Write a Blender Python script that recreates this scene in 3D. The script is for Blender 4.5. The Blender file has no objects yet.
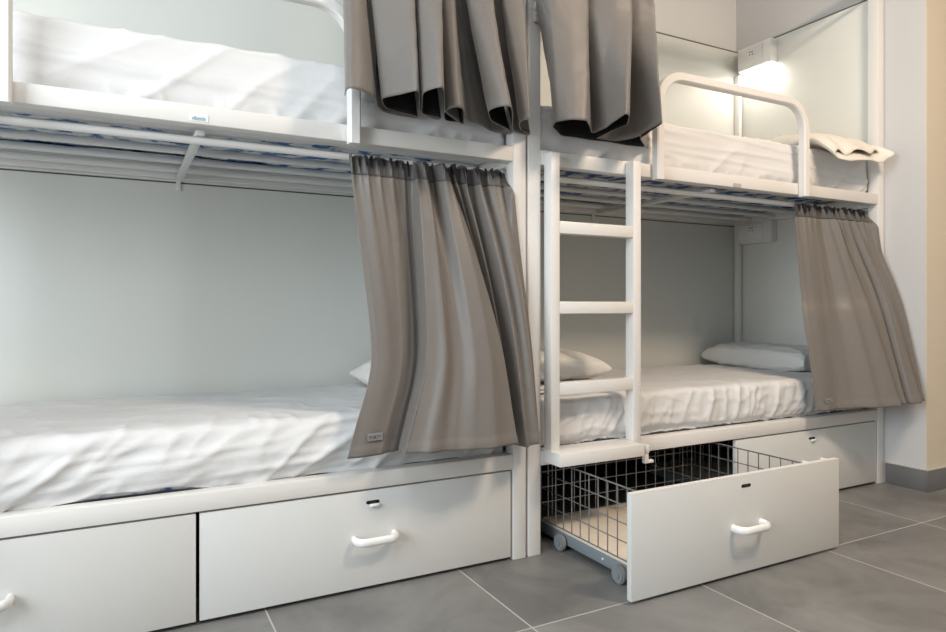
import bpy, bmesh, math, random
from mathutils import Vector, Matrix, noise

S = bpy.context.scene
COL = S.collection
random.seed(4)
PI = math.pi

# ------------------------------------------------------------------ materials
def new_mat(name):
    m = bpy.data.materials.new(name); m.use_nodes = True
    return m, m.node_tree, m.node_tree.nodes['Principled BSDF']

def plain(name, rgb, rough=0.5, metal=0.0, spec=0.5, bump=None, mottle=None, sheen=0.0):
    """bump=(scale, strength, distance); mottle=(scale, amount)"""
    m, nt, b = new_mat(name)
    b.inputs['Base Color'].default_value = (*rgb, 1)
    b.inputs['Roughness'].default_value = rough
    b.inputs['Metallic'].default_value = metal
    b.inputs['Specular IOR Level'].default_value = spec
    if sheen:
        b.inputs['Sheen Weight'].default_value = sheen
        b.inputs['Sheen Roughness'].default_value = 0.4
    if bump or mottle:
        tc = nt.nodes.new('ShaderNodeTexCoord')
    if bump:
        n = nt.nodes.new('ShaderNodeTexNoise'); n.inputs['Scale'].default_value = bump[0]
        n.inputs['Detail'].default_value = 4
        nt.links.new(tc.outputs['Object'], n.inputs['Vector'])
        bp = nt.nodes.new('ShaderNodeBump'); bp.inputs['Strength'].default_value = bump[1]
        bp.inputs['Distance'].default_value = bump[2]
        nt.links.new(n.outputs['Fac'], bp.inputs['Height'])
        nt.links.new(bp.outputs['Normal'], b.inputs['Normal'])
    if mottle:
        n2 = nt.nodes.new('ShaderNodeTexNoise'); n2.inputs['Scale'].default_value = mottle[0]
        n2.inputs['Detail'].default_value = 5
        nt.links.new(tc.outputs['Object'], n2.inputs['Vector'])
        mx = nt.nodes.new('ShaderNodeMix'); mx.data_type = 'RGBA'
        a = mottle[1]
        mx.inputs[6].default_value = (*[c * (1 - a) for c in rgb], 1)
        mx.inputs[7].default_value = (*[min(1, c * (1 + a)) for c in rgb], 1)
        nt.links.new(n2.outputs['Fac'], mx.inputs[0])
        nt.links.new(mx.outputs[2], b.inputs['Base Color'])
    return m

M = {}
M['white_metal'] = plain('white powder coated steel', (.77, .755, .735), .38)
M['drawer'] = plain('pale grey white laminate', (.68, .685, .675), .42, mottle=(2.0, .02))
M['drawer_edge'] = plain('white edge band', (.80, .79, .77), .45)
M['plastic'] = plain('white plastic', (.86, .86, .85), .3)
M['dark'] = plain('dark slot', (.02, .02, .022), .6)
M['under_bed_shade'] = plain('black under bed shade', (.010, .010, .011), .8)  # shade under the beds put into a black colour
M['sheet'] = plain('white cotton sheet', (.73, .73, .735), .85, spec=.2, bump=(55, .25, .004), mottle=(4, .025))
M['pillow'] = plain('off white pillowcase', (.78, .765, .73), .85, spec=.2, bump=(40, .3, .005))
M['pillow_grey'] = plain('silvery white pillowcase', (.70, .71, .70), .55, spec=.4, bump=(40, .3, .005))
M['cream'] = plain('cream pillowcase', (.78, .745, .68), .85, spec=.2, bump=(40, .3, .005))
M['wire'] = plain('grey steel wire', (.30, .31, .32), .35, metal=.7)
M['tray'] = plain('blue grey painted steel', (.20, .235, .26), .45, mottle=(9, .08))
M['board'] = plain('pale wood board', (.72, .62, .51), .6, mottle=(14, .12))
M['castor'] = plain('grey rubber', (.22, .23, .24), .55)
M['lining'] = plain('black curtain lining', (.012, .012, .013), .9)
M['tag'] = plain('grey woven tag', (.24, .24, .25), .7)
M['tag_ink'] = plain('dark tag lettering', (.07, .07, .08), .7)
M['sticker'] = plain('white sticker', (.80, .84, .86), .35)
M['teal'] = plain('teal lettering', (.10, .28, .36), .5)
M['sticker_grey'] = plain('grey sticker', (.45, .44, .42), .5)
M['panel'] = plain('white wall panel', (.76, .77, .73), .5, mottle=(1.5, .02))
M['panel_seam'] = plain('dark panel edge', (.12, .12, .12), .6)
M['wall_shaded'] = plain('white wall toned for shade', (.62, .615, .615), .8, bump=(120, .1, .002), mottle=(3, .02))  # same paint as the white wall, dimmer light on the nib put into the colour
M['wall'] = plain('white painted wall', (.78, .775, .77), .8, bump=(120, .1, .002), mottle=(3, .02))
M['wall_beige'] = plain('beige painted wall', (.70, .62, .505), .8, bump=(120, .1, .002), mottle=(3, .02))
M['ceiling'] = plain('white ceiling', (.82, .82, .81), .85)
M['skirting'] = plain('grey tile skirting', (.155, .155, .16), .4, mottle=(6, .15))
M['grout'] = plain('pale grout', (.5, .49, .47), .8)
M['slat'] = plain('white slat tube', (.70, .71, .70), .4)

def curtain_mat(name, rgb):
    m, nt, b = new_mat(name)
    tc = nt.nodes.new('ShaderNodeTexCoord')
    mp = nt.nodes.new('ShaderNodeMapping'); mp.inputs['Scale'].default_value = (700, 700, 160)
    nt.links.new(tc.outputs['Object'], mp.inputs['Vector'])
    n = nt.nodes.new('ShaderNodeTexNoise'); n.inputs['Scale'].default_value = 1.0
    nt.links.new(mp.outputs['Vector'], n.inputs['Vector'])
    mx = nt.nodes.new('ShaderNodeMix'); mx.data_type = 'RGBA'
    mx.inputs[6].default_value = (*[c * .88 for c in rgb], 1)
    mx.inputs[7].default_value = (*[c * 1.12 for c in rgb], 1)
    nt.links.new(n.outputs['Fac'], mx.inputs[0])
    nt.links.new(mx.outputs[2], b.inputs['Base Color'])
    b.inputs['Roughness'].default_value = .5
    b.inputs['Specular IOR Level'].default_value = .4
    b.inputs['Sheen Weight'].default_value = .25
    b.inputs['Sheen Roughness'].default_value = .4
    n2 = nt.nodes.new('ShaderNodeTexNoise'); n2.inputs['Scale'].default_value = 18
    n2.inputs['Detail'].default_value = 3
    nt.links.new(tc.outputs['Object'], n2.inputs['Vector'])
    bp = nt.nodes.new('ShaderNodeBump'); bp.inputs['Strength'].default_value = .25
    bp.inputs['Distance'].default_value = .01
    nt.links.new(n2.outputs['Fac'], bp.inputs['Height'])
    nt.links.new(bp.outputs['Normal'], b.inputs['Normal'])
    return m
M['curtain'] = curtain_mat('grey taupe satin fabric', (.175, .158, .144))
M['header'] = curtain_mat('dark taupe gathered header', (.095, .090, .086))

def blue_mat():
    m, nt, b = new_mat('blue patterned mattress cover')
    tc = nt.nodes.new('ShaderNodeTexCoord')
    n = nt.nodes.new('ShaderNodeTexNoise'); n.inputs['Scale'].default_value = 16
    n.inputs['Detail'].default_value = 6
    nt.links.new(tc.outputs['Object'], n.inputs['Vector'])
    r = nt.nodes.new('ShaderNodeValToRGB')
    r.color_ramp.elements[0].position = .44; r.color_ramp.elements[0].color = (.035, .12, .33, 1)
    r.color_ramp.elements[1].position = .52; r.color_ramp.elements[1].color = (.58, .61, .64, 1)
    nt.links.new(n.outputs['Fac'], r.inputs['Fac'])
    nt.links.new(r.outputs['Color'], b.inputs['Base Color'])
    b.inputs['Roughness'].default_value = .8
    return m
M['blue'] = blue_mat()

def floor_mat():
    m, nt, b = new_mat('grey porcelain floor tiles')
    L = nt.links.new
    tc = nt.nodes.new('ShaderNodeTexCoord')
    sep = nt.nodes.new('ShaderNodeSeparateXYZ'); L(tc.outputs['Object'], sep.inputs[0])
    def math_(op, a, bb=None):
        n = nt.nodes.new('ShaderNodeMath'); n.operation = op
        for i, v in enumerate((a, bb)):
            if v is None: continue
            if isinstance(v, (int, float)): n.inputs[i].default_value = v
            else: L(v, n.inputs[i])
        return n.outputs[0]
    T = .605
    def cell(axis, off):
        t = math_('DIVIDE', math_('SUBTRACT', sep.outputs[axis], off), T)
        fr = math_('FRACT', t)
        d = math_('MINIMUM', fr, math_('SUBTRACT', 1.0, fr))
        return math_('LESS_THAN', d, .0021 / T), math_('FLOOR', t)
    gx, ix = cell('X', .355); gy, iy = cell('Y', 1.48)
    g = math_('MAXIMUM', gx, gy)
    n1 = nt.nodes.new('ShaderNodeTexNoise'); n1.inputs['Scale'].default_value = 2.6
    n1.inputs['Detail'].default_value = 7; n1.inputs['Roughness'].default_value = .62
    n1.inputs['Distortion'].default_value = .6
    comb = nt.nodes.new('ShaderNodeCombineXYZ'); L(ix, comb.inputs[0]); L(iy, comb.inputs[1])
    off = nt.nodes.new('ShaderNodeVectorMath'); off.operation = 'MULTIPLY_ADD'
    L(comb.outputs[0], off.inputs[0]); off.inputs[1].default_value = (7.3, 3.1, 5.7)
    L(tc.outputs['Object'], off.inputs[2])
    L(off.outputs[0], n1.inputs['Vector'])
    r = nt.nodes.new('ShaderNodeValToRGB')
    r.color_ramp.elements[0].position = .34; r.color_ramp.elements[0].color = (.145, .144, .141, 1)
    r.color_ramp.elements[1].position = .66; r.color_ramp.elements[1].color = (.255, .253, .248, 1)
    L(n1.outputs['Fac'], r.inputs['Fac'])
    mx = nt.nodes.new('ShaderNodeMix'); mx.data_type = 'RGBA'
    L(g, mx.inputs[0]); L(r.outputs['Color'], mx.inputs[6]); mx.inputs[7].default_value = (.50, .495, .48, 1)
    L(mx.outputs[2], b.inputs['Base Color'])
    b.inputs['Roughness'].default_value = .42
    bp = nt.nodes.new('ShaderNodeBump'); bp.inputs['Strength'].default_value = .3; bp.inputs['Distance'].default_value = .002
    inv = math_('SUBTRACT', 1.0, g)
    L(inv, bp.inputs['Height']); L(bp.outputs['Normal'], b.inputs['Normal'])
    return m
M['floor'] = floor_mat()

def emit_mat(name, rgb, s):
    m, nt, b = new_mat(name)
    b.inputs['Base Color'].default_value = (.9, .9, .9, 1)
    b.inputs['Emission Color'].default_value = (*rgb, 1)
    b.inputs['Emission Strength'].default_value = s
    return m
M['led'] = emit_mat('lit diffuser', (1.0, .97, .90), 14)
M['led_off'] = plain('unlit diffuser', (.8, .8, .78), .4)

# ------------------------------------------------------------------ helpers
ORG = {}
def org(o): return ORG.get(o.name, Vector((0, 0, 0))) if o is not None else Vector((0, 0, 0))

def thing(name, loc, label, cat, group=None):
    o = bpy.data.objects.new(name, None); COL.objects.link(o)
    o.empty_display_size = .1
    o.location = loc; ORG[o.name] = Vector(loc)
    o['label'] = label; o['category'] = cat
    if group: o['group'] = group
    return o

class MB:
    """collects shapes given in world coordinates and links them as one mesh object"""
    def __init__(s): s.bm = bmesh.new()
    def box(s, x0, x1, y0, y1, z0, z1, bev=.003, seg=2):
        b = bmesh.new(); bmesh.ops.create_cube(b, size=1)
        for v in b.verts:
            v.co = Vector(((x0 + x1) / 2 + v.co.x * (x1 - x0), (y0 + y1) / 2 + v.co.y * (y1 - y0), (z0 + z1) / 2 + v.co.z * (z1 - z0)))
        if bev:
            bmesh.ops.bevel(b, geom=b.edges[:], offset=bev, segments=seg, affect='EDGES', profile=.5)
        s._merge(b); return s
    def _merge(s, b):
        me = bpy.data.meshes.new('t'); b.to_mesh(me); b.free(); s.bm.from_mesh(me); bpy.data.meshes.remove(me)
    def cyl(s, p0, p1, r, n=16, bev=0, r2=None):
        p0, p1 = Vector(p0), Vector(p1); d = p1 - p0
        b = bmesh.new()
        bmesh.ops.create_cone(b, cap_ends=True, segments=n, radius1=r, radius2=r if r2 is None else r2, depth=d.length)
        if bev:
            ed = [e for e in b.edges if len(e.link_faces) == 2 and any(len(f.verts) > 4 for f in e.link_faces)]
            bmesh.ops.bevel(b, geom=ed, offset=bev, segments=2, affect='EDGES')
        q = d.to_track_quat('Z', 'Y').to_matrix().to_4x4()
        b.transform(Matrix.Translation((p0 + p1) / 2) @ q)
        s._merge(b); return s
    def sweep(s, pts, prof, up=Vector((0, 1, 0)), closed_prof=True):
        """sweep a 2D profile (a along side, b along up) along points lying in a plane whose normal is up"""
        rings = []
        n = len(pts); pts = [Vector(p) for p in pts]
        for i, p in enumerate(pts):
            if i == 0: t = (pts[1] - p).normalized(); k = 1
            elif i == n - 1: t = (p - pts[i - 1]).normalized(); k = 1
            else:
                t0 = (p - pts[i - 1]).normalized(); t1 = (pts[i + 1] - p).normalized()
                t = (t0 + t1).normalized(); k = 1 / max(.3, t.dot(t1))
            side = t.cross(up).normalized()
            rings.append([s.bm.verts.new(p + side * a * k + up * bb) for a, bb in prof])
        m = len(prof)
        for i in range(n - 1):
            for j in range(m):
                s.bm.faces.new((rings[i][j], rings[i][(j + 1) % m], rings[i + 1][(j + 1) % m], rings[i + 1][j]))
        s.bm.faces.new(rings[0][::-1]); s.bm.faces.new(rings[-1])
        return s
    def build(s, name, mat, parent=None, smooth=True, loc=None):
        bmesh.ops.recalc_face_normals(s.bm, faces=s.bm.faces[:])
        base = org(parent) if parent is not None else (Vector(loc) if loc is not None else Vector((0, 0, 0)))
        for v in s.bm.verts: v.co -= base
        me = bpy.data.meshes.new(name); s.bm.to_mesh(me); s.bm.free()
        me.materials.append(mat)
        o = bpy.data.objects.new(name, me); COL.objects.link(o)
        if smooth:
            me.polygons.foreach_set('use_smooth', [True] * len(me.polygons))
            try: me.set_sharp_from_angle(angle=math.radians(35))
            except Exception: pass
        if parent is not None:
            o.parent = parent; ORG[o.name] = base
        elif loc is not None:
            o.location = loc; ORG[o.name] = base
        return o

def rect_prof(w, d, r=.004):
    a, b = w / 2, d / 2
    return [(-a + r, -b), (a - r, -b), (a, -b + r), (a, b - r), (a - r, b), (-a + r, b), (-a, b - r), (-a, -b + r)]

def mesh_obj(name, verts, faces, mat, parent=None, smooth=True):
    base = org(parent)
    me = bpy.data.meshes.new(name)
    me.from_pydata([tuple(Vector(v) - base) for v in verts], [], faces)
    me.materials.append(mat)
    if smooth: me.polygons.foreach_set('use_smooth', [True] * len(me.polygons))
    o = bpy.data.objects.new(name, me); COL.objects.link(o)
    if parent is not None: o.parent = parent; ORG[o.name] = base
    return o

def text_obj(name, txt, size, loc, rot, mat, parent, sx=1.0):
    cu = bpy.data.curves.new(name, 'FONT'); cu.body = txt; cu.size = size
    cu.extrude = .0003; cu.align_x = 'CENTER'; cu.align_y = 'CENTER'
    tmp = bpy.data.objects.new('tmp', cu); COL.objects.link(tmp)
    dg = bpy.context.evaluated_depsgraph_get()
    me = bpy.data.meshes.new_from_object(tmp.evaluated_get(dg))
    bpy.data.objects.remove(tmp); bpy.data.curves.remove(cu)
    me.name = name; me.materials.clear(); me.materials.append(mat)
    mt = Matrix.Translation(Vector(loc) - org(parent)) @ rot.to_4x4() @ Matrix.Diagonal((sx, 1, 1, 1))
    me.transform(mt)
    o = bpy.data.objects.new(name, me); COL.objects.link(o); o.parent = parent; ORG[o.name] = org(parent)
    return o

def struct(o): o['kind'] = 'structure'; return o

FACE = Matrix.Rotation(PI / 2, 3, 'X')        # text upright, read from the room (looking along +Y)

# ------------------------------------------------------------------ the room
XL, XR, YF, YB, ZC = -2.1, 4.7, -2.6, 2.775, 2.85
NX, NY = 3.247, 1.712                         # corner of the wall that closes the bunk niche on the right
struct(MB().box(XL - .1, XR + .1, YF - .1, YB + .1, -.08, 0, 0).build('floor', M['floor'], smooth=False))
struct(MB().box(XL - .1, XR + .1, YF - .1, YB + .1, ZC, ZC + .08, 0).build('ceiling', M['ceiling'], smooth=False))
struct(MB().box(XL - .1, NX + .02, YB, YB + .1, 0, ZC, 0).build('wall_back', M['wall'], smooth=False))
# left wall with a window opening in front of the bunks
wy0, wy1, wz0, wz1 = -.50, 1.30, .70, 2.50
w = MB()
w.box(XL - .1, XL, YF, wy0, 0, ZC, 0).box(XL - .1, XL, wy1, YB, 0, ZC, 0)
w.box(XL - .1, XL, wy0, wy1, 0, wz0, 0).box(XL - .1, XL, wy0, wy1, wz1, ZC, 0)
struct(w.build('wall_left', M['wall'], smooth=False))
w = MB()
f = .05
w.box(XL - .08, XL - .02, wy0, wy0 + f, wz0, wz1).box(XL - .08, XL - .02, wy1 - f, wy1, wz0, wz1)
w.box(XL - .08, XL - .02, wy0, wy1, wz0, wz0 + f).box(XL - .08, XL - .02, wy0, wy1, wz1 - f, wz1)
w.box(XL - .08, XL - .02, (wy0 + wy1) / 2 - f / 2, (wy0 + wy1) / 2 + f / 2, wz0, wz1)
struct(w.build('window_1', M['plastic']))
struct(MB().box(XL - .1, XR + .1, YF - .1, YF, 0, ZC, 0).build('wall_front', M['wall'], smooth=False))
struct(MB().box(XR, XR + .1, YF, NY, 0, ZC, 0).build('wall_right', M['wall_beige'], smooth=False))
# the wall nib beside the right bunk: return face toned darker for shade and beige front face are two walls meeting
struct(MB().box(NX, NX + .05, NY + .004, YB + .1, 0, ZC, 0).build('wall_niche', M['wall_shaded'], smooth=False))
struct(MB().box(NX, XR + .1, NY, NY + .004, 0, ZC, 0).box(NX + .05, XR + .1, NY + .004, NY + .1, 0, ZC, 0).build('wall_beside', M['wall_beige'], smooth=False))
# skirting tiles
struct(MB().box(NX - .009, NX, NY, 1.893, 0, .098, .001).build('baseboard_niche', M['skirting']))
struct(MB().box(NX - .009, XR, NY - .009, NY, 0, .098, .001).build('baseboard_right', M['skirting']))
struct(MB().box(NX - .011, NX, NY - .002, 1.893, .098, .102, 0).box(NX - .011, XR, NY - .011, NY, .098, .102, 0).build('trim_4', M['grout']))
# panels lining the niche, and an added divider
struct(MB().box(-.90, 3.225, 2.745, 2.772, 0, 1.314, .002).build('trim_1', M['panel']))
struct(MB().box(-.90, 3.225, 2.745, 2.772, 1.320, 2.345, .002).build('trim_2', M['panel']))
struct(MB().box(3.226, 3.2465, 1.957, 2.772, 0, 2.345, .002).build('trim_3', M['panel']))
struct(MB().box(1.2078, 1.2158, 1.957, 2.743, 0, 2.345, .001).build('added_divider', M['panel']))  # unseen divider, added to keep window light out of the right niche
struct(MB().box(-.90, 3.225, 2.752, 2.772, 1.312, 1.322, 0).box(-.90, 3.2455, 2.747, 2.772, 2.345, 2.353, 0).box(3.228, 3.2463, 1.957, 2.772, 2.345, 2.353, 0).build('trim_5', M['panel_seam']))

# ------------------------------------------------------------------ bunk beds
def slatpos(): return [2.14 + .165 * i for i in range(4)]

def bunk(x0, x1, label, gx0, gx1, sticker, hook=False, brace=0.0):
    t = thing('bunk_bed', ((x0 + x1) / 2, 2.32, 0), label, 'bunk bed', 'white metal bunk beds')
    pw = .05
    wm = M['white_metal']
    for (px0, px1) in ((x0, x0 + pw), (x1 - pw, x1)):
        MB().box(px0, px1, 1.90, 1.95, 0, 2.45).build('post', wm, t)
    for (px0, px1) in ((x0, x0 + .032), (x1 - .05, x1 - .022)):
        MB().box(px0, px1, 2.708, 2.743, 0, 2.20).build('post', wm, t)
    a, b = x0 + pw, x1 - pw
    # long rails
    MB().box(a, b, 1.90, 1.948, .304, .354).build('lower_rail', wm, t)
    MB().box(a, b, 1.90, 1.948, 1.335, 1.385).box(a, b, 1.945, 1.992, 1.3535, 1.3595, .001).build('upper_rail', wm, t)
    MB().box(a - .018, b + .02, 2.70, 2.738, .304, .354).build('rear_rail', wm, t)
    MB().box(a - .018, b + .02, 2.70, 2.738, 1.325, 1.375).build('rear_rail', wm, t)
    # end beams
    for z0 in (.304, 1.325):
        for (e0, e1) in ((x0 + .002, x0 + .032), (x1 - .05, x1 - .022)):
            MB().box(e0, e1, 1.951, 2.70, z0, z0 + .045).build('end_beam', wm, t)
    # long tubes that carry the mattresses
    for z in (.330, 1.347):
        for y in slatpos():
            MB().cyl((a - .016, y, z), (b - .001, y, z), .0125, 12).build('slat', M['slat'], t)
    mid = (x0 + x1) / 2
    for z in (.316, 1.333):
        MB().box(mid + brace - .012, mid + brace + .012, 1.95, 2.70, z - .016, z - .002, .002).build('cross_brace', M['slat'], t)
    # curtain rods, lower and top
    for z, zz in ((1.305, 1.325), (2.352, 2.37)):
        rod = MB().cyl((a - .02, 1.966, z), (b + .0, 1.966, z), .0105, 14).build('curtain_rod', wm, t)
    for z in (2.40,):
        MB().box(a, b, 1.90, 1.948, z, z + .05).build('top_rail', wm, t)
    MB().box(mid + brace - .008, mid + brace + .008, 2.735, 2.744, 1.285, 1.345, .002).build('wall_bracket', wm, t)
    # guard rail: rounded inverted U of rectangular tube bolted to the front of the upper rail
    R = .115; ww, dd = .034, .036
    zt = 1.742 - ww / 2; l, r = gx0 + ww / 2, gx1 - ww / 2
    yc = 1.90 - dd / 2 - .0005
    pts = [(l, yc, 1.325), (l, yc, zt - R)]
    for i in range(1, 10): 
        an = PI - i * PI / 20
        pts.append((l + R + R * math.cos(an), yc, zt - R + R * math.sin(an)))
    pts.append((l + R, yc, zt)); pts.append((r - R, yc, zt))
    for i in range(1, 10):
        an = PI / 2 - i * PI / 20
        pts.append((r - R + R * math.cos(an), yc, zt - R + R * math.sin(an)))
    pts += [(r, yc, zt - R), (r, yc, 1.325)]
    MB().sweep(pts, rect_prof(ww, dd, .005)).build('guard_rail', wm, t)
    # ladder
    lx0 = x0 + .062; lx1 = lx0 + .396
    lad = MB().box(lx0, lx0 + .036, 1.855, 1.899, .340, 1.372).build('ladder', wm, t)
    MB().box(lx1 - .036, lx1, 1.855, 1.899, .340, 1.378).build('ladder_side', wm, lad)
    for z in (1.098, .824, .547):
        MB().box(lx0 + .034, lx1 - .034, 1.856, 1.897, z, z + .042).build('rung', wm, lad)
    MB().box(lx0 - .004, lx1 - .036, 1.797, 1.899, .318, .361).build('bottom_step', wm, lad)
    if hook:
        hx = lx1 + .03
        MB().box(hx, hx + .018, 1.862, 1.899, .308, .338, .003).box(hx, hx + .018, 1.866, 1.886, .275, .315, .004).box(hx, hx + .045, 1.868, 1.886, .268, .280, .004).build('drawer_catch', M['plastic'], t)
    # black boards added to stand for the shade under the bed
    MB().box(x0 + .034, x1 - .052, 2.712, 2.737, .002, .300, .001).build('under_bed_shade_back', M['under_bed_shade'], t)
    MB().box(x0 + .002, x0 + .012, 1.952, 2.70, .002, .300, .001).build('under_bed_shade_side', M['under_bed_shade'], t)
    MB().box(x0 + .012, x1 - .055, 1.952, 2.695, .288, .296, .001).build('under_bed_shade_top', M['under_bed_shade'], t)
    # little maker's sticker on the upper rail
    if sticker == 'teal':
        st = MB().box(mid - .033, mid + .015, 1.8985, 1.8999, 1.341, 1.361, .0004, 1).build('sticker', M['sticker'], t)
        text_obj('lettering', 'vibenle', .017, (mid - .009, 1.8982, 1.349), FACE, M['teal'], st, .72)
    else:
        st = MB().box(mid - .024, mid + .022, 1.8985, 1.8999, 1.336, 1.352, .0004, 1).build('sticker', M['sticker_grey'], t)
    return t

LX0, LX1 = -.829, 1.207
RX0, RX1 = 1.2165, 3.242
bedL = bunk(LX0, LX1, 'left white metal bunk bed with two closed drawers under it', -.262, .617, 'teal')
bedR = bunk(RX0, RX1, 'right white metal bunk bed, ladder in view, one drawer pulled out below', 1.765, 2.641, 'grey', True, brace=-.08)
# bracket with a pin at the top of the post between the beds
MB().cyl((1.245, 1.899, 1.862), (1.245, 1.862, 1.875), .016, 14, .003).box(1.232, 1.256, 1.890, 1.899, 1.815, 1.87, .004).build('hook_bracket', M['plastic'], bedR)

# ------------------------------------------------------------------ drawers on castors
def handle_mb(cx, y, z, w=.126):
    r = .028; pts = [(cx - w / 2, y, z)]
    for i in range(0, 8):
        an = PI + i * (PI / 2) / 7
        pts.append((cx - w / 2 + r + r * math.cos(an), y - .014 + r * math.sin(an), z))
    for i in range(0, 8):
        an = 1.5 * PI + i * (PI / 2) / 7
        pts.append((cx + w / 2 - r + r * math.cos(an), y - .014 + r * math.sin(an), z))
    pts.append((cx + w / 2, y, z))
    prof = [(.009 * math.cos(a), .0125 * math.sin(a)) for a in [k * PI / 6 for k in range(12)]]
    return MB().sweep(pts, prof, up=Vector((0, 0, 1)))

def drawer(x0, x1, yf, z0, z1, label, group='under bed drawers', key=True, inset=.083):
    cx = (x0 + x1) / 2
    t = thing('storage_drawer', (cx, yf + .3, 0), label, 'drawer', group)
    fp = MB().box(x0, x1, yf, yf + .019, z0, z1, .0015).build('front_panel', M['drawer'], t)
    MB().box(x0, x1, yf + .0005, yf + .0185, z1, z1 + .0015, .0003, 1).build('edge_band', M['drawer_edge'], fp)
    handle_mb(cx + .005, yf, z0 + .146).build('handle', M['plastic'], t)
    lk = MB().cyl((cx - .016, yf + .002, z1 - .0335), (cx - .016, yf - .0010, z1 - .0335), .005, 14).cyl((cx + .016, yf + .002, z1 - .0335), (cx + .016, yf - .0010, z1 - .0335), .005, 14)
    lk.box(cx - .016, cx + .016, yf - .0010, yf + .002, z1 - .0385, z1 - .0285, 0)
    lk = lk.build('lock_slot', M['dark'], t)
    if key:
        MB().box(cx - .010, cx + .020, yf - .010, yf - .0005, z1 - .0475, z1 - .0375, .0042, 3).build('lock_cap', M['plastic'], lk)
    # tray
    ix0, ix1 = x0 + inset, x1 - inset
    ya, yb = yf + .019, yf + .60
    fr = MB()
    fr.box(ix0, ix0 + .022, ya, yb, .022, .058, .002).box(ix1 - .022, ix1, ya, yb, .022, .058, .002)
    fr.box(ix0 + .022, ix1 - .022, ya, ya + .02, .022, .058, .002).box(ix0 + .022, ix1 - .022, yb - .02, yb, .022, .058, .002)
    fr = fr.build('tray_frame', M['tray'], t)
    MB().cyl((ix0 - .002, ya + .21, .042), (ix0 + .004, ya + .21, .042), .004, 10).build('bolt', M['plastic'], fr)
    MB().box(ix0 + .003, ix1 - .003, ya + .002, yb - .003, .0585, .0665, .001).build('base_board', M['board'], t)
    # wire basket
    wb = MB(); r = .0021; zt = .294; zb = .0685
    zs = [zb + (zt - zb) * k / 4 for k in range(5)]
    for z in zs:
        rr = r * 1.25 if z == zt else r
        wb.cyl((ix0 + .006, ya, z), (ix0 + .006, yb - .006, z), rr, 6).cyl((ix1 - .006, ya, z), (ix1 - .006, yb - .006, z), rr, 6)
        wb.cyl((ix0 + .006, yb - .006, z), (ix1 - .006, yb - .006, z), rr, 6)
    ny = 12
    for k in range(ny + 1):
        y = ya + .003 + (yb - .009 - ya) * k / ny
        wb.cyl((ix0 + .006, y, zb - .002), (ix0 + .006, y, zt), r, 6).cyl((ix1 - .006, y, zb - .002), (ix1 - .006, y, zt), r, 6)
    nx = int((ix1 - ix0) / .049)
    for k in range(1, nx):
        x = ix0 + .006 + (ix1 - ix0 - .012) * k / nx
        wb.cyl((x, yb - .006, zb - .002), (x, yb - .006, zt), r, 6)
    wb.build('wire_basket', M['wire'], t)
    # castors
    for (sx, wx) in ((ix0 - .003, -1), (ix1 + .003, 1)):
        for y in (ya + .115, ya + .425):
            c = MB().cyl((sx + wx * .020, y, .0295), (sx + wx * .002, y, .0295), .029, 24, .004).build('castor', M['castor'], t)
            MB().cyl((sx + wx * .023, y, .0295), (sx + wx * .0195, y, .0295), .012, 16, .001).build('hub', M['tray'], c)
    return t

drawer(.183, 1.1485, 1.903, .012, .2965, 'closed pale drawer under the left bunk, its lock and handle in full view')
drawer(-.777, .1735, 1.903, .012, .2965, 'closed pale drawer cut off at the left edge of the photo')
drawer(1.277, 2.217, 1.455, .010, .316, 'pulled out drawer showing its wire basket and castors', key=False)
drawer(2.228, 3.186, 1.903, .012, .2965, 'closed pale drawer at the far right, behind the pulled out one')

# ------------------------------------------------------------------ mattresses
def rounded_grid(cx, cy, cz, lx, ly, lz, r, step, fn=None, rz=None):
    """closed rounded box skinned with an even grid; fn(p, n) returns a displaced point"""
    nx, ny, nz = [max(2, int(round(l / step))) for l in (lx, ly, lz)]
    vid = {}; verts = []; faces = []; norms = []
    def vert(i, j, k):
        key = (i, j, k)
        if key in vid: return vid[key]
        p = Vector(((i / nx - .5) * lx, (j / ny - .5) * ly, (k / nz - .5) * lz))
        q = Vector([max(-l / 2 + r, min(l / 2 - r, c)) for c, l in zip(p, (lx, ly, lz))])
        d = p - q
        n = d.normalized() if d.length > 1e-9 else Vector((0, 0, 1))
        p = q + n * r
        verts.append(Vector((cx, cy, cz)) + p); norms.append(n)
        vid[key] = len(verts) - 1
        return vid[key]
    def quad(a, b, c, d): faces.append((vert(*a), vert(*b), vert(*c), vert(*d)))
    for i in range(nx):
        for j in range(ny):
            quad((i, j, 0), (i, j + 1, 0), (i + 1, j + 1, 0), (i + 1, j, 0))
            quad((i, j, nz), (i + 1, j, nz), (i + 1, j + 1, nz), (i, j + 1, nz))
    for i in range(nx):
        for k in range(nz):
            quad((i, 0, k), (i + 1, 0, k), (i + 1, 0, k + 1), (i, 0, k + 1))
            quad((i, ny, k), (i, ny, k + 1), (i + 1, ny, k + 1), (i + 1, ny, k))
    for j in range(ny):
        for k in range(nz):
            quad((0, j, k), (0, j, k + 1), (0, j + 1, k + 1), (0, j + 1, k))
            quad((nx, j, k), (nx, j + 1, k), (nx, j + 1, k + 1), (nx, j, k + 1))
    if fn: verts = [fn(p, n) for p, n in zip(verts, norms)]
    return verts, faces, norms

def ridge(x): return 1 - abs(x)
def nz_(x, y, z): return noise.noise(Vector((x, y, z)))
def sstep(a, b, x):
    t = max(0, min(1, (x - a) / (b - a))); return t * t * (3 - 2 * t)

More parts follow.
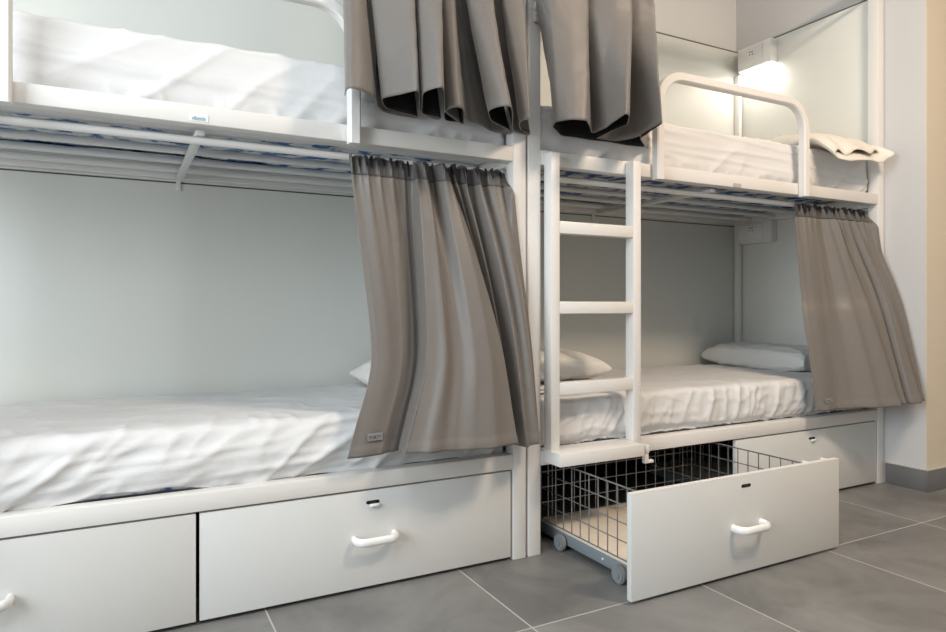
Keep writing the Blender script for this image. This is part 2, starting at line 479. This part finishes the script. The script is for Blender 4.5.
def wrinkle(p, n, seed, style, z0, z1):
    x, y, z = p
    front = max(0, -n.y); top = max(0, n.z)
    h = (z - z0) / (z1 - z0)
    d = 0
    if front > .2 or n.y > .2 or abs(n.x) > .2:
        s = seed * 13.7
        wx = x + .03 * nz_(x * 4, z * 9, s)
        if style == 'slack':            # slanting slack folds and long horizontal drag lines
            a = wx - 1.25 * z
            f1 = ridge(nz_(a * 4.2, z * 1.6 + x * .5, s + 3)) ** 5
            f2 = ridge(nz_(a * 9.5, z * 3 + x * .7, s + 7)) ** 8
            f3 = ridge(nz_(x * 1.3, z * 26 - x * 1.8, s + 11)) ** 7
            m = .5 + .5 * nz_(x * 2.3, z * 3, s + 20)
            d += .020 * f1 * (1.0 - .7 * h) + .009 * f2 * (1 - .6 * h) + .007 * f3 * (.4 + m)
        elif style == 'gather':         # short upright gathers under the edge, a seam sagging near the bottom
            a = wx - .35 * z
            f1 = ridge(nz_(a * 7.5, z * 1.2, s + 3)) ** 5
            f2 = ridge(nz_(a * 17, z * 2.5, s + 7)) ** 6
            f3 = ridge(nz_(x * 6 + z * 9, z * 12 - x * 5, s + 12)) ** 6
            d += .017 * f1 * (.35 + .65 * h) + .007 * f2 + .006 * f3
            sag = .16 + .10 * math.sin(x * 3.1 + 2.0) * .6 + .12 * max(0, (x - 2.4)) * 1.2
            d += .006 * math.exp(-((h - sag) / .022) ** 2) - .006 * sstep(sag + .02, sag - .05, h)
        else:                           # upper bunks: horizontal drag lines with slanting tension folds
            a = wx - 1.1 * z
            f1 = ridge(nz_(x * 1.1, z * 24 + x * 1.2, s + 3)) ** 6
            f2 = ridge(nz_(a * 5.2, z * 2.2, s + 9)) ** 6
            f3 = ridge(nz_(x * 14, z * 8, s + 5)) ** 4 * sstep(.34, .12, h)
            d += .006 * f1 + .011 * f2 * (1 - .6 * h) + .009 * f3
        d -= .010
    if top > .2:
        s = seed * 7.1
        f1 = ridge(nz_(x * 3.5 + y * 2, y * 5, s)) ** 5
        f2 = ridge(nz_(x * 7 - y * 5, y * 7, s + 4)) ** 7
        f4 = ridge(nz_(x * 9, y * 2.0, s + 9)) ** 6 * sstep(2.25, 1.95, y)
        d2 = .004 * f1 + .003 * f2 + .005 * f4 - .006 + .004 * nz_(x * 1.2, y * 1.6, s + 8)
        d = d * (1 - top) + d2 * top
    return d

def mattress(x0, x1, z0, z1, label, seed, style, gap=None, dip=None, tuck=.05):
    y0, y1 = 1.951, 2.692
    t = thing('mattress', ((x0 + x1) / 2, (y0 + y1) / 2, z0), label, 'mattress', 'mattresses in the bunks')
    v, f, _ = rounded_grid((x0 + x1) / 2, (y0 + y1) / 2, (z0 + z1) / 2, x1 - x0 - .03, y1 - y0 - .002, z1 - z0 - .034, .008, .04)
    v = [Vector((p.x, p.y, p.z - .005)) for p in v]
    core = mesh_obj('mattress_core', v, f, M['blue'], t)
    lz = z1 - z0
    zlift = z0 + .004
    def fn(p, n):
        d = wrinkle(p, n, seed, style, z0, z1)
        q = p + n * d
        if n.y < -.3:                                   # front face bellies out over the rail
            h = (p.z - z0) / lz
            q.y -= (.012 + .010 * math.sin(max(0, min(1, h)) * PI)) * (-n.y) * sstep(.05, .30, h)
        if dip and n.z > -.2: q.z -= dip(p) * sstep(z0, z1, p.z)
        if n.z < -.5: q.z = max(q.z, z0 + .0008)
        if n.y < -.05 and n.z < .2 and n.z > -.99: q.y = min(q.y, y0 + .001)
        q.y = max(q.y, 1.906); q.y = min(q.y, 2.697)
        q.z = max(q.z, z0 + .0006)
        if gap and n.y < -.05 and gap[0] < p.x < gap[1]:
            k = math.sin(PI * (p.x - gap[0]) / (gap[1] - gap[0])) ** .8 * (.8 + .5 * nz_(p.x * 12, 1, 1))
            q.z = max(q.z, z0 + gap[2] * k)
        return q
    v, f, nn = rounded_grid((x0 + x1) / 2, (y0 + y1) / 2, (z0 + z1) / 2 + .003, x1 - x0, y1 - y0, lz - .004, .022, .0075, fn)
    keep = []
    for fc in f:
        c = sum((v[i] for i in fc), Vector()) / 4
        n = sum((nn[i] for i in fc), Vector()) / 4
        if n.z < -.75:
            e = tuck + .07 * (nz_(c.x * 2.2, seed, 3.3) + .5) + .03 * nz_(c.x * 8, c.y * 8, seed)
            if min(c.y - y0, y1 - c.y) > e and min(c.x - x0, x1 - c.x) > e: continue
        keep.append(fc)
    used = sorted({i for fc in keep for i in fc}); mp = {o: k for k, o in enumerate(used)}
    sh = mesh_obj('fitted_sheet', [v[i] for i in used], [tuple(mp[i] for i in fc) for fc in keep], M['sheet'], t)
    return t

ZL0, ZL1, ZU0, ZU1 = .3435, .527, 1.3605, 1.572
mattress(LX0 + .055, LX1 - .055, ZL0, ZL1, 'lower mattress of the left bunk, wide slack white sheet with blue showing at the rail', 1, 'slack', gap=(-.20, .27, .031))
mattress(LX0 + .055, LX1 - .055, ZU0, ZU1 + .006, 'upper mattress of the left bunk in a bright white sheet', 2, 'tight', tuck=.15)
mattress(RX0 + .055, RX1 - .060, ZL0, ZL1 - .004, 'lower mattress of the right bunk behind the ladder, sheet gathered along its edge', 3, 'gather')
mattress(RX0 + .055, RX1 - .060, ZU0, ZU1, 'upper mattress of the right bunk under the rounded guard rail', 4, 'tight', dip=lambda p: .010 * sstep(1.75, 1.3, p.x))

# ------------------------------------------------------------------ pillows
def pillow(loc, size, rz, mat, label, seed, tilt=(0, 0), roll=None, opening=False, pinch=.55):
    """a soft pillow: a superellipse pouch, long axis along local X before rotation rz"""
    lx, ly, lz = size
    nu, nv = 56, 40
    t = thing('pillow', loc, label, 'pillow', 'pillows on the bunks')
    R = Matrix.Rotation(rz, 3, 'Z') @ Matrix.Rotation(tilt[0], 3, 'Y') @ Matrix.Rotation(tilt[1], 3, 'X')
    def pt(a, b, side):
        # a,b in -1..1
        prof = (max(0, 1 - abs(a) ** 3.2) * max(0, 1 - abs(b) ** 2.6)) ** pinch
        cx = a * (1 - .07 * (1 - b * b)) ; 
        x = a * lx / 2 * (1 - .05 * (b * b) * 0 - .04 * (1 - abs(b)) * 0); y = b * ly / 2
        x *= 1 - .05 * (1 - b * b) * abs(a) ** 4; y *= 1 - .07 * (1 - a * a) * abs(b) ** 4
        z = prof * lz * (.62 if side > 0 else .38)
        k = seed * 5.3
        wr = .012 * ridge(nz_(a * 3 + b, b * 3.5, k + side)) ** 4 + .006 * nz_(a * 6, b * 5, k + 3)
        z = z + wr * prof
        return R @ Vector((x, y, side * z)) + Vector(loc) + Vector((0, 0, lz * .38))
    verts = []; faces = []
    idx = {}
    for side in (1, -1):
        for i in range(nu + 1):
            for j in range(nv + 1):
                edge = i in (0, nu) or j in (0, nv)
                key = (i, j, 0 if edge else side)
                if key in idx: continue
                a = math.sin((i / nu - .5) * PI) ; b = math.sin((j / nv - .5) * PI)
                idx[key] = len(verts); verts.append(pt(a, b, side))
    def g(i, j, s):
        return idx[(i, j, 0 if (i in (0, nu) or j in (0, nv)) else s)]
    for i in range(nu):
        for j in range(nv):
            faces.append((g(i, j, 1), g(i + 1, j, 1), g(i + 1, j + 1, 1), g(i, j + 1, 1)))
            faces.append((g(i, j, -1), g(i, j + 1, -1), g(i + 1, j + 1, -1), g(i + 1, j, -1)))
    case = mesh_obj('pillowcase', verts, faces, mat, t)
    return t, case, R

# lower right: bolster like pillow at the foot of the wall panel
pillow((3.025, 2.40, ZL1 - .006), (.64, .25, .120), PI / 2, M['pillow_grey'], 'long silvery pillow against the end panel of the right lower bunk', 1, pinch=.26)
# lower right, behind the ladder
pillow((1.50, 2.36, ZL1 + .024), (.44, .56, .115), .10, M['pillow'], 'white pillow behind the ladder, lying on a folded sheet', 2, pinch=.34)
# lower left, behind the curtain
pillow((.995, 2.42, ZL1 - .004), (.32, .54, .12), 0, M['pillow'], 'pillow corner peeping out behind the grey curtain of the left lower bunk', 3, pinch=.5)

# folded sheet under the pillow behind the ladder
def folded(label, x0, x1, y0, y1, z, n=2, th=.012):
    t = thing('folded_sheet', ((x0 + x1) / 2, (y0 + y1) / 2, z), label, 'folded sheet')
    for k in range(n):
        def fn(p, nn, k=k):
            return p + Vector((.006 * nz_(p.y * 6, k, 2), .008 * nz_(p.x * 6, k * 3, 1), .003 * nz_(p.x * 8, p.y * 8, k) * (1 if nn.z > 0 else 0)))
        v, f, _ = rounded_grid((x0 + x1) / 2 - .008 * k, (y0 + y1) / 2 + .004 * k, z + th * (k + .5), x1 - x0, y1 - y0, th, th * .49, .02, fn)
        mesh_obj('layer', v, f, M['sheet'], t)
folded('folded white sheet under the pillow behind the ladder', 1.285, 1.765, 2.05, 2.66, ZL1 - .002)

# upper right: cream pillow whose open pillowcase hangs over the front edge
def hanging_pillow():
    t, case, R = pillow((2.93, 2.18, ZU1 - .006), (.42, .50, .10), 0, M['cream'], 'cream pillow on the right upper bunk, its open case hanging over the front edge', 4, pinch=.5)
    # open mouth of the case: a flaring, wavy sleeve
    nu, nv = 90, 16
    verts = []; faces = []
    for j in range(nv + 1):
        v = j / nv
        for i in range(nu):
            a = 2 * PI * i / nu
            ca, sa = math.cos(a), math.sin(a)
            cx = 2.935 + .015 * v; cy = 2.02 - .185 * v - .02 * v * v; cz = ZU1 + .040 - .088 * v * v + .012 * math.sin(v * PI)
            w = .185 + .025 * v; hgt = .040 - .006 * v
            lower = sstep(.0, -1, sa)
            x = cx + w * (abs(ca) ** .8) * (1 if ca > 0 else -1)
            z = cz + hgt * sa * (1.0 if sa > 0 else .75) 
            z += .020 * v * nz_(ca * 2.2 + 3, sa * 1.3, 2.0 + v * .6) * (1.6 if sa > 0 else 1.0)
            z -= .030 * v * v * (ca * -.5)
            if sa > 0: z -= .045 * v * v * math.exp(-((ca + .35) / .22) ** 2)
            y = cy + .02 * v * nz_(ca * 2.0, sa * 2.0, 7.7) + (.05 * v if sa > .2 else 0) * (.5 + ca * .3)
            if y > 1.93: z = max(z, ZU1 + .008)
            verts.append((x, y, z))
    for j in range(nv):
        for i in range(nu):
            i2 = (i + 1) % nu
            faces.append((j * nu + i, j * nu + i2, (j + 1) * nu + i2, (j + 1) * nu + i))
    o = mesh_obj('case_opening', verts, faces, M['cream'], t)
    md = o.modifiers.new('cloth thickness', 'SOLIDIFY'); md.thickness = .003; md.offset = 0
hanging_pillow()

# ------------------------------------------------------------------ curtains
def interp(keys, x):
    """monotone piecewise interpolation with eased segments; keys sorted [(x, y)]"""
    if x <= keys[0][0]: return keys[0][1]
    for (a, ya), (b, yb) in zip(keys, keys[1:]):
        if x <= b:
            t = (x - a) / (b - a) if b > a else 1
            t = t * t * (3 - 2 * t)
            return ya + (yb - ya) * t
    return keys[-1][1]

def edge_curve(pts, nv):
    """pts: (Z, X, Y) from the top down -> nv+1 Vectors, Catmull-Rom by Z"""
    P = [Vector((x, y, z)) for z, x, y in pts]
    ext = [P[0] * 2 - P[1]] + P + [P[-1] * 2 - P[-2]]
    dense = []
    for k in range(1, len(ext) - 2):
        a, b, c, d = ext[k - 1:k + 3]
        for s in range(40):
            u = s / 40
            dense.append(.5 * ((2 * b) + (c - a) * u + (2 * a - 5 * b + 4 * c - d) * u * u + (3 * b - a - 3 * c + d) * u ** 3))
    dense.append(P[-1])
    L = [0]
    for a, b in zip(dense, dense[1:]): L.append(L[-1] + (b - a).length)
    out = []; k = 0
    for i in range(nv + 1):
        s = L[-1] * i / nv
        while k < len(L) - 2 and L[k + 1] < s: k += 1
        u = (s - L[k]) / max(1e-9, L[k + 1] - L[k])
        out.append(dense[k].lerp(dense[k + 1], u))
    return out

def curtain(label, Lp, Rp, keysT, keysB, seed, ruffles=26, ruf=.010, header=.07, hemz=None, tag=None, grow=1.0, limit=None, group='grey curtains', laps=()):
    nu, nv = 300, 110
    Lc, Rc = edge_curve(Lp, nv), edge_curve(Rp, nv)
    top = (Lc[0] + Rc[0]) / 2
    t = thing('curtain', top, label, 'curtain', group)
    G = []
    for j in range(nv + 1):
        v = j / nv
        g = v ** grow
        keys = []
        for (ut, ht), (ub, hb) in zip(keysT, keysB):
            keys.append((ut + (ub - ut) * (v ** .9), ht + (hb - ht) * g))
        row = []
        for i in range(nu + 1):
            u = i / nu
            p = Lc[j].lerp(Rc[j], u)
            h = interp(keys, u)
            edge = min(1, min(u, 1 - u) / .03)
            # gathered ruffles under the rod
            rz = math.exp(-v / .055)
            ph = u * ruffles * 2 * PI + 2.5 * nz_(u * 9, seed, 1)
            h += ruf * rz * math.sin(ph) + ruf * .5 * math.exp(-v / .2) * math.sin(ph * .5 + 1)
            # soft cloth irregularity
            h += edge * (.010 * nz_(u * 3.5, v * 1.2, seed * 3.1) * (.3 + v) + .0035 * nz_(u * 11, v * 2.2, seed * 5.7))
            if v > .966: h += .0022
            lap = sum(a * math.exp(-((u - (c0 + (c1 - c0) * v)) / w_) ** 2) for c0, c1, w_, a in laps) * (.25 + .75 * v)
            q = Vector((p.x + .006 * rz * math.sin(ph + 1.2) * edge + lap, p.y - h, p.z))
            if hemz: q.z += interp(hemz, u) * v * v
            q.z += .004 * v * v * nz_(u * 9, 2, seed)
            if j == 0: q.z += .004 * math.sin(ph * 1.3)
            if limit:
                e = limit(q) - q.y                       # soft stop against frame and mattress
                if e < .02: q.y = limit(q) - .02 * math.exp((e - .02) / .02)
            row.append(q)
        G.append(row)
    jh = int(header * nv)
    def strip(name, j0, j1, mat):
        verts = []; faces = []
        w = nu + 1
        for j in range(j0, j1 + 1): verts += G[j]
        for j in range(j1 - j0):
            for i in range(nu):
                faces.append((j * w + i, (j + 1) * w + i, (j + 1) * w + i + 1, j * w + i + 1))
        o = mesh_obj(name, verts, faces, mat, t)
        o.data.materials.append(M['lining'])
        md = o.modifiers.new('lining', 'SOLIDIFY'); md.thickness = .003; md.offset = -1; md.material_offset = 1; md.material_offset_rim = 0
        return o
    panel = strip('fabric_panel', jh, nv, M['curtain'])
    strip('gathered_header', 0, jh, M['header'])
    if tag:
        u, v, wd, ht, txt = tag
        i = int(u * nu); j = int(v * nv)
        p = G[j][i]; ex = (G[j][i + 8] - G[j][i - 8]).normalized(); ez = (G[j - 3][i] - G[j + 3][i]).normalized()
        n = ex.cross(ez).normalized(); ez = n.cross(ex) * -1
        if ez.z < 0: ez = -ez
        n = ex.cross(ez).normalized()
        if n.y > 0: n = -n
        c = p + n * .004
        vs = []
        for dz in (0, .0008):
            for a, b in ((-1, -1), (1, -1), (1, 1), (-1, 1)):
                vs.append(c + ex * a * wd / 2 + ez * b * ht / 2 + n * dz)
        tg = mesh_obj('tag', vs, [(3, 2, 1, 0), (4, 5, 6, 7), (0, 1, 5, 4), (1, 2, 6, 5), (2, 3, 7, 6), (3, 0, 4, 7)], M['tag'], t, smooth=False)
        R = Matrix((ex, ez, n)).transposed()
        text_obj('lettering', txt, ht * .62, c + n * .0012 - ez * ht * .08, R, M['tag_ink'], tg, .9)
    return t

def lower_limit(q):
    a = 1.958 - .060 * sstep(.62, .54, q.z)
    b = 1.958 - .064 * max(sstep(1.12, 1.15, q.x) * sstep(1.215, 1.21, q.x), sstep(3.15, 3.18, q.x)) * sstep(1.30, 1.22, q.z)
    if 1.14 < q.x < 1.25: b = 1.958 - .064 * sstep(1.12, 1.15, q.x) * sstep(1.30, 1.22, q.z)
    return min(a, b)
# --- left lower bunk
Lp = [(1.306, .605, 1.953), (1.02, .635, 1.925), (.749, .656, 1.893), (.632, .643, 1.875), (.506, .60, 1.858), (.413, .57, 1.85)]
Rp = [(1.306, 1.148, 1.953), (1.006, 1.180, 1.893), (.737, 1.203, 1.862), (.408, 1.22, 1.838)]
kk = [  # (u top, h top, u hem, h hem)
    (0, 0, 0, 0), (.10, .014, .07, .003), (.22, .004, .15, -.004), (.33, -.012, .215, -.022), (.35, -.042, .238, -.030), (.378, -.042, .252, -.028),
    (.405, .030, .272, .058), (.45, .030, .34, .082), (.485, -.020, .42, .074), (.505, -.020, .47, .078), (.535, .026, .56, .094), (.56, .026, .66, .098), (.575, .006, .755, .078),
    (.588, -.042, .785, -.030), (.605, -.042, .80, -.036), (.63, .022, .815, -.010), (.655, -.036, .828, -.036), (.69, .022, .842, -.006), (.735, -.032, .856, -.024), (.785, .026, .882, .050), (.83, -.016, .915, .040), (.88, .022, .95, .048), (1, 0, 1, 0)]
kT = [(a, b) for a, b, c, d in kk]; kB = [(c, d) for a, b, c, d in kk]
curtain('grey curtain pulled to the right on the left lower bunk', Lp, Rp, kT, kB, 1, tag=(.105, .945, .048, .022, 'FORTY'),
        hemz=[(0, 0), (.25, .004), (.28, .012), (.8, .012), (.85, -.01), (1, 0)], grow=.8, limit=lower_limit, laps=((.405, .278, .016, -.028), (.35, .235, .02, .010), (.575, .755, .03, .030), (.655, .83, .012, -.008)))
# --- upper bunks: curtains with deep looping folds, described in plan as
#     (X just below the rod, X at the hem, Y at the hem, Z of the hem), front of a fold to its back
def plan_curtain(label, keys, seed, ztop, yfront, ycap, group='grey curtains'):
    N, nv = 520, 90
    B = [Vector((b, y, z)) for _, b, y, z in keys]
    A = [Vector((a, yfront + .30 * (y - 1.79), 0)) for a, _, y, _ in keys]
    L = [0]
    for p, q in zip(B, B[1:]): L.append(L[-1] + (q - p).length + .006)
    def sample(P):
        out = []; k = 0
        for i in range(N + 1):
            d = L[-1] * i / N
            while k < len(L) - 2 and L[k + 1] < d: k += 1
            out.append(P[k].lerp(P[k + 1], (d - L[k]) / (L[k + 1] - L[k])))
        for _ in range(16):
            out = [out[0]] + [(out[i - 1] + out[i] * 2 + out[i + 1]) / 4 for i in range(1, N)] + [out[-1]]
        return out
    SB, SA = sample(B), sample(A)
    xm = sum(p.x for p in SA) / len(SA)
    t = thing('curtain', (xm, 1.95, ztop), label, 'curtain', group)
    G = []
    for j in range(nv + 1):
        v = j / nv; row = []
        for i in range(N + 1):
            b, a = SB[i], SA[i]
            z = ztop + (b.z - ztop) * v
            u = i / N
            if z > 1.87:
                k = (z - 1.87) / (ztop - 1.87); k = k * k * (3 - 2 * k)
                x = a.x + (xm - a.x) * .08 * k
                y = a.y + (1.938 + .75 * (a.y - yfront) + .008 * math.sin(u * 150) - a.y) * k
            else:
                g = ((1.87 - z) / (1.87 - b.z)); g = g ** 1.15
                x = a.x + (b.x - a.x) * g; y = a.y + (b.y - a.y) * g
            y += .006 * nz_(u * 14, v * 2.2, seed) + .004 * ridge(nz_(u * 9, v * 7, seed + 4)) ** 5
            z += .003 * nz_(u * 20, 3, seed) * v
            cap = ycap(x, z)
            e = cap - y
            if e < .02: y = cap - .02 * math.exp((e - .02) / .02)
            row.append(Vector((x, y, z)))
        G.append(row)
    jh = 8
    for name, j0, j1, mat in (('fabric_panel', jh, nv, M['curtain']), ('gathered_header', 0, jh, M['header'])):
        w = N + 1; verts = []; faces = []
        for j in range(j0, j1 + 1): verts += G[j]
        for j in range(j1 - j0):
            for i in range(N): faces.append((j * w + i, (j + 1) * w + i, (j + 1) * w + i + 1, j * w + i + 1))
        o = mesh_obj(name, verts, faces, mat, t)
        o.data.materials.append(M['lining'])
        md = o.modifiers.new('lining', 'SOLIDIFY'); md.thickness = .0022; md.offset = -1; md.material_offset = 1; md.material_offset_rim = 0
    return t
plan_curtain('grey curtain bunched on the left upper bunk, dark lining seen under its scalloped hem',
    [(0.555, 0.558, 1.833, 1.447), (0.556, 0.543, 1.771, 1.447), (0.559, 0.544, 1.750, 1.447), (0.584, 0.575, 1.753, 1.445), (0.609, 0.635, 1.788, 1.443), (0.611, 0.666, 1.866, 1.443), (0.631, 0.715, 1.925, 1.442), (0.740, 0.823, 1.925, 1.438), (0.742, 0.811, 1.894, 1.438), (0.644, 0.697, 1.883, 1.442), (0.617, 0.650, 1.792, 1.443), (0.682, 0.684, 1.718, 1.440), (0.747, 0.709, 1.653, 1.438), (0.749, 0.727, 1.685, 1.438), (0.751, 0.803, 1.860, 1.438), (0.754, 0.882, 1.897, 1.436), (0.827, 0.877, 1.853, 1.435), (0.757, 0.812, 1.876, 1.438), (0.759, 0.728, 1.676, 1.438), (0.792, 0.736, 1.625, 1.437), (0.831, 0.751, 1.586, 1.435), (0.834, 0.767, 1.612, 1.435), (0.835, 0.859, 1.806, 1.435), (0.889, 0.974, 1.906, 1.433), (0.888, 0.958, 1.873, 1.433), (0.845, 0.902, 1.897, 1.435), (0.844, 0.852, 1.803, 1.435), (0.866, 0.858, 1.739, 1.434), (0.894, 0.887, 1.737, 1.433), (0.897, 0.925, 1.801, 1.433), (0.903, 0.968, 1.860, 1.432), (0.914, 0.994, 1.847, 1.431), (0.928, 1.094, 1.925, 1.430), (0.999, 1.152, 1.913, 1.427), (0.995, 1.126, 1.870, 1.427), (0.929, 1.019, 1.808, 1.430), (0.922, 0.956, 1.717, 1.430), (0.959, 0.962, 1.660, 1.429), (1.007, 0.987, 1.634, 1.427), (1.010, 1.031, 1.696, 1.427), (1.023, 1.142, 1.872, 1.427), (1.115, 1.222, 1.892, 1.425), (1.106, 1.199, 1.858, 1.425), (1.069, 1.150, 1.842, 1.426), (1.066, 1.097, 1.767, 1.426), (1.106, 1.092, 1.722, 1.426), (1.141, 1.109, 1.719, 1.425)],
    2, 2.35, 1.825, lambda x, z: 1.928 if x > .66 and z < 1.9 else (1.853 if z < 1.9 else 1.96))
plan_curtain('grey curtain bunched on the right upper bunk above the ladder',
    [(1.391, 1.741, 1.906, 1.450), (1.329, 1.599, 1.925, 1.450), (1.259, 1.466, 1.925, 1.450), (1.218, 1.370, 1.922, 1.450), (1.240, 1.275, 1.838, 1.450), (1.259, 1.246, 1.786, 1.450), (1.329, 1.277, 1.737, 1.450), (1.395, 1.326, 1.718, 1.450), (1.404, 1.375, 1.767, 1.450), (1.409, 1.450, 1.850, 1.450), (1.435, 1.433, 1.757, 1.450), (1.498, 1.403, 1.654, 1.450), (1.548, 1.383, 1.601, 1.450), (1.559, 1.410, 1.614, 1.450), (1.557, 1.484, 1.703, 1.450), (1.557, 1.482, 1.792, 1.450), (1.557, 1.503, 1.898, 1.450), (1.564, 1.591, 1.896, 1.450), (1.569, 1.618, 1.822, 1.450), (1.609, 1.587, 1.725, 1.450), (1.666, 1.551, 1.618, 1.450), (1.671, 1.568, 1.632, 1.450), (1.673, 1.641, 1.822, 1.450), (1.678, 1.767, 1.919, 1.450)],
    3, 2.35, 1.82, lambda x, z: 1.928 if z < 1.9 else 1.96)
# --- right lower bunk
Lp = [(1.306, 2.648, 1.953), (.921, 2.664, 1.925), (.806, 2.645, 1.90), (.60, 2.640, 1.862), (.398, 2.638, 1.832)]
Rp = [(1.306, 3.172, 1.953), (1.119, 3.198, 1.893), (.878, 3.222, 1.81), (.647, 3.212, 1.75), (.424, 3.192, 1.692)]
kT = [(0, 0), (.12, .012), (.27, .004), (.34, -.018), (.40, .010), (.44, .026), (.47, -.014), (.52, .018), (.56, -.014), (.62, .018), (.67, -.014), (.73, .018), (.79, -.014), (.87, .014), (1, 0)]
kB = [(0, 0), (.10, .010), (.20, -.004), (.30, .004), (.48, .045), (.635, .070), (.655, -.020), (.68, .030), (.73, .050), (.77, .036), (.795, -.016), (.82, .040), (.885, .044), (.91, -.006), (1, 0)]
curtain('dark grey curtain flaring toward the wall on the right lower bunk', Lp, Rp, kT, kB, 4, tag=(.10, .955, .040, .018, 'FORTY'), grow=.8,
        limit=lower_limit)

# ------------------------------------------------------------------ reading lamp boxes on the end panel
def lamp_box(y0, y1, z0, z1, lit, label):
    t = thing('reading_lamp', (3.225, (y0 + y1) / 2, z0), label, 'reading lamp', 'lamp and socket boxes on the end panel')
    xb = 3.2255; xf = 3.172
    MB().box(xf, xb, y0, y1, z0, z1, .003).build('housing', M['plastic'] if lit else M['white_metal'], t)
    fp = MB().box(xf - .005, xf + .001, y0 + .052, y1 - .012, z0 + .018, z1 - .012, .002).build('face_plate', M['drawer_edge'], t)
    sy = y0 + .052 + .075
    s = MB().cyl((xf - .0075, sy, (z0 + z1) / 2 + .008), (xf - .003, sy, (z0 + z1) / 2 + .008), .022, 20, .001).build('socket', M['plastic'], t)
    MB().cyl((xf - .0082, sy - .009, (z0 + z1) / 2 + .010), (xf - .0070, sy - .009, (z0 + z1) / 2 + .010), .004, 10).cyl((xf - .0082, sy + .009, (z0 + z1) / 2 + .010), (xf - .0070, sy + .009, (z0 + z1) / 2 + .010), .004, 10).box(xf - .0082, xf - .007, sy - .014, sy + .014, (z0 + z1) / 2 + .022, (z0 + z1) / 2 + .026, 0).build('socket_hole', M['dark'], s)
    MB().box(xf + .006, xb - .006, y0 + .012, y1 - .012, z0 - .006, z0, .001).build('diffuser', M['led'] if lit else M['led_off'], t)
    return t
lb = lamp_box(2.475, 2.700, 2.205, 2.335, True, 'lit reading lamp box with socket above the right upper bunk')
lamp_box(2.475, 2.700, 1.212, 1.322, False, 'unlit reading lamp box with socket in the right lower bunk')

# ------------------------------------------------------------------ lights
def area(name, loc, target, sx, sy, power, rgb):
    d = bpy.data.lights.new(name, 'AREA'); d.shape = 'RECTANGLE'; d.size = sx; d.size_y = sy; d.energy = power; d.color = rgb
    o = bpy.data.objects.new(name, d); COL.objects.link(o); o.location = loc
    o.rotation_euler = (Vector(target) - Vector(loc)).to_track_quat('-Z', 'Y').to_euler()
    return o
area('window_daylight', (XL - .01, .40, 1.60), (3, 1.3, 1.1), 1.7, 1.7, 94, (.88, .96, 1.0))
area('ceiling_lamp_and_fill', (-.2, .3, ZC - .04), (-.1, .6, 0), .8, .5, 16, (.97, .985, 1))  # added fill without a fitting, brightens the left upper sheets
area('ceiling_lamp_and_fill', (2.1, .20, ZC - .06), (2.4, 1.3, 0), .6, .4, 56, (1, .80, .61))
area('reading_light', (3.198, 2.5875, 2.196), (3.1, 2.5, 0),   .03, .18, .85, (1, .95, .86))

wd = bpy.data.worlds.new('World'); S.world = wd; wd.use_nodes = True
wd.node_tree.nodes['Background'].inputs[0].default_value = (.8, .9, 1, 1)
wd.node_tree.nodes['Background'].inputs[1].default_value = .6

# ------------------------------------------------------------------ camera
cd = bpy.data.cameras.new('Camera'); cam = bpy.data.objects.new('Camera', cd); COL.objects.link(cam)
cd.sensor_width = 36; cd.lens = 664 / 946 * 36
cd.shift_y = -11 / 946
cam.location = (0, 0, .854)
cam.rotation_euler = (PI / 2, 0, -math.radians(27.86))
cd.clip_start = .05
S.camera = cam
S.view_settings.view_transform = 'Standard'
S.view_settings.look = 'None'
S.view_settings.exposure = 0.0
S.view_settings.gamma = 1
S.view_settings.use_curve_mapping = False
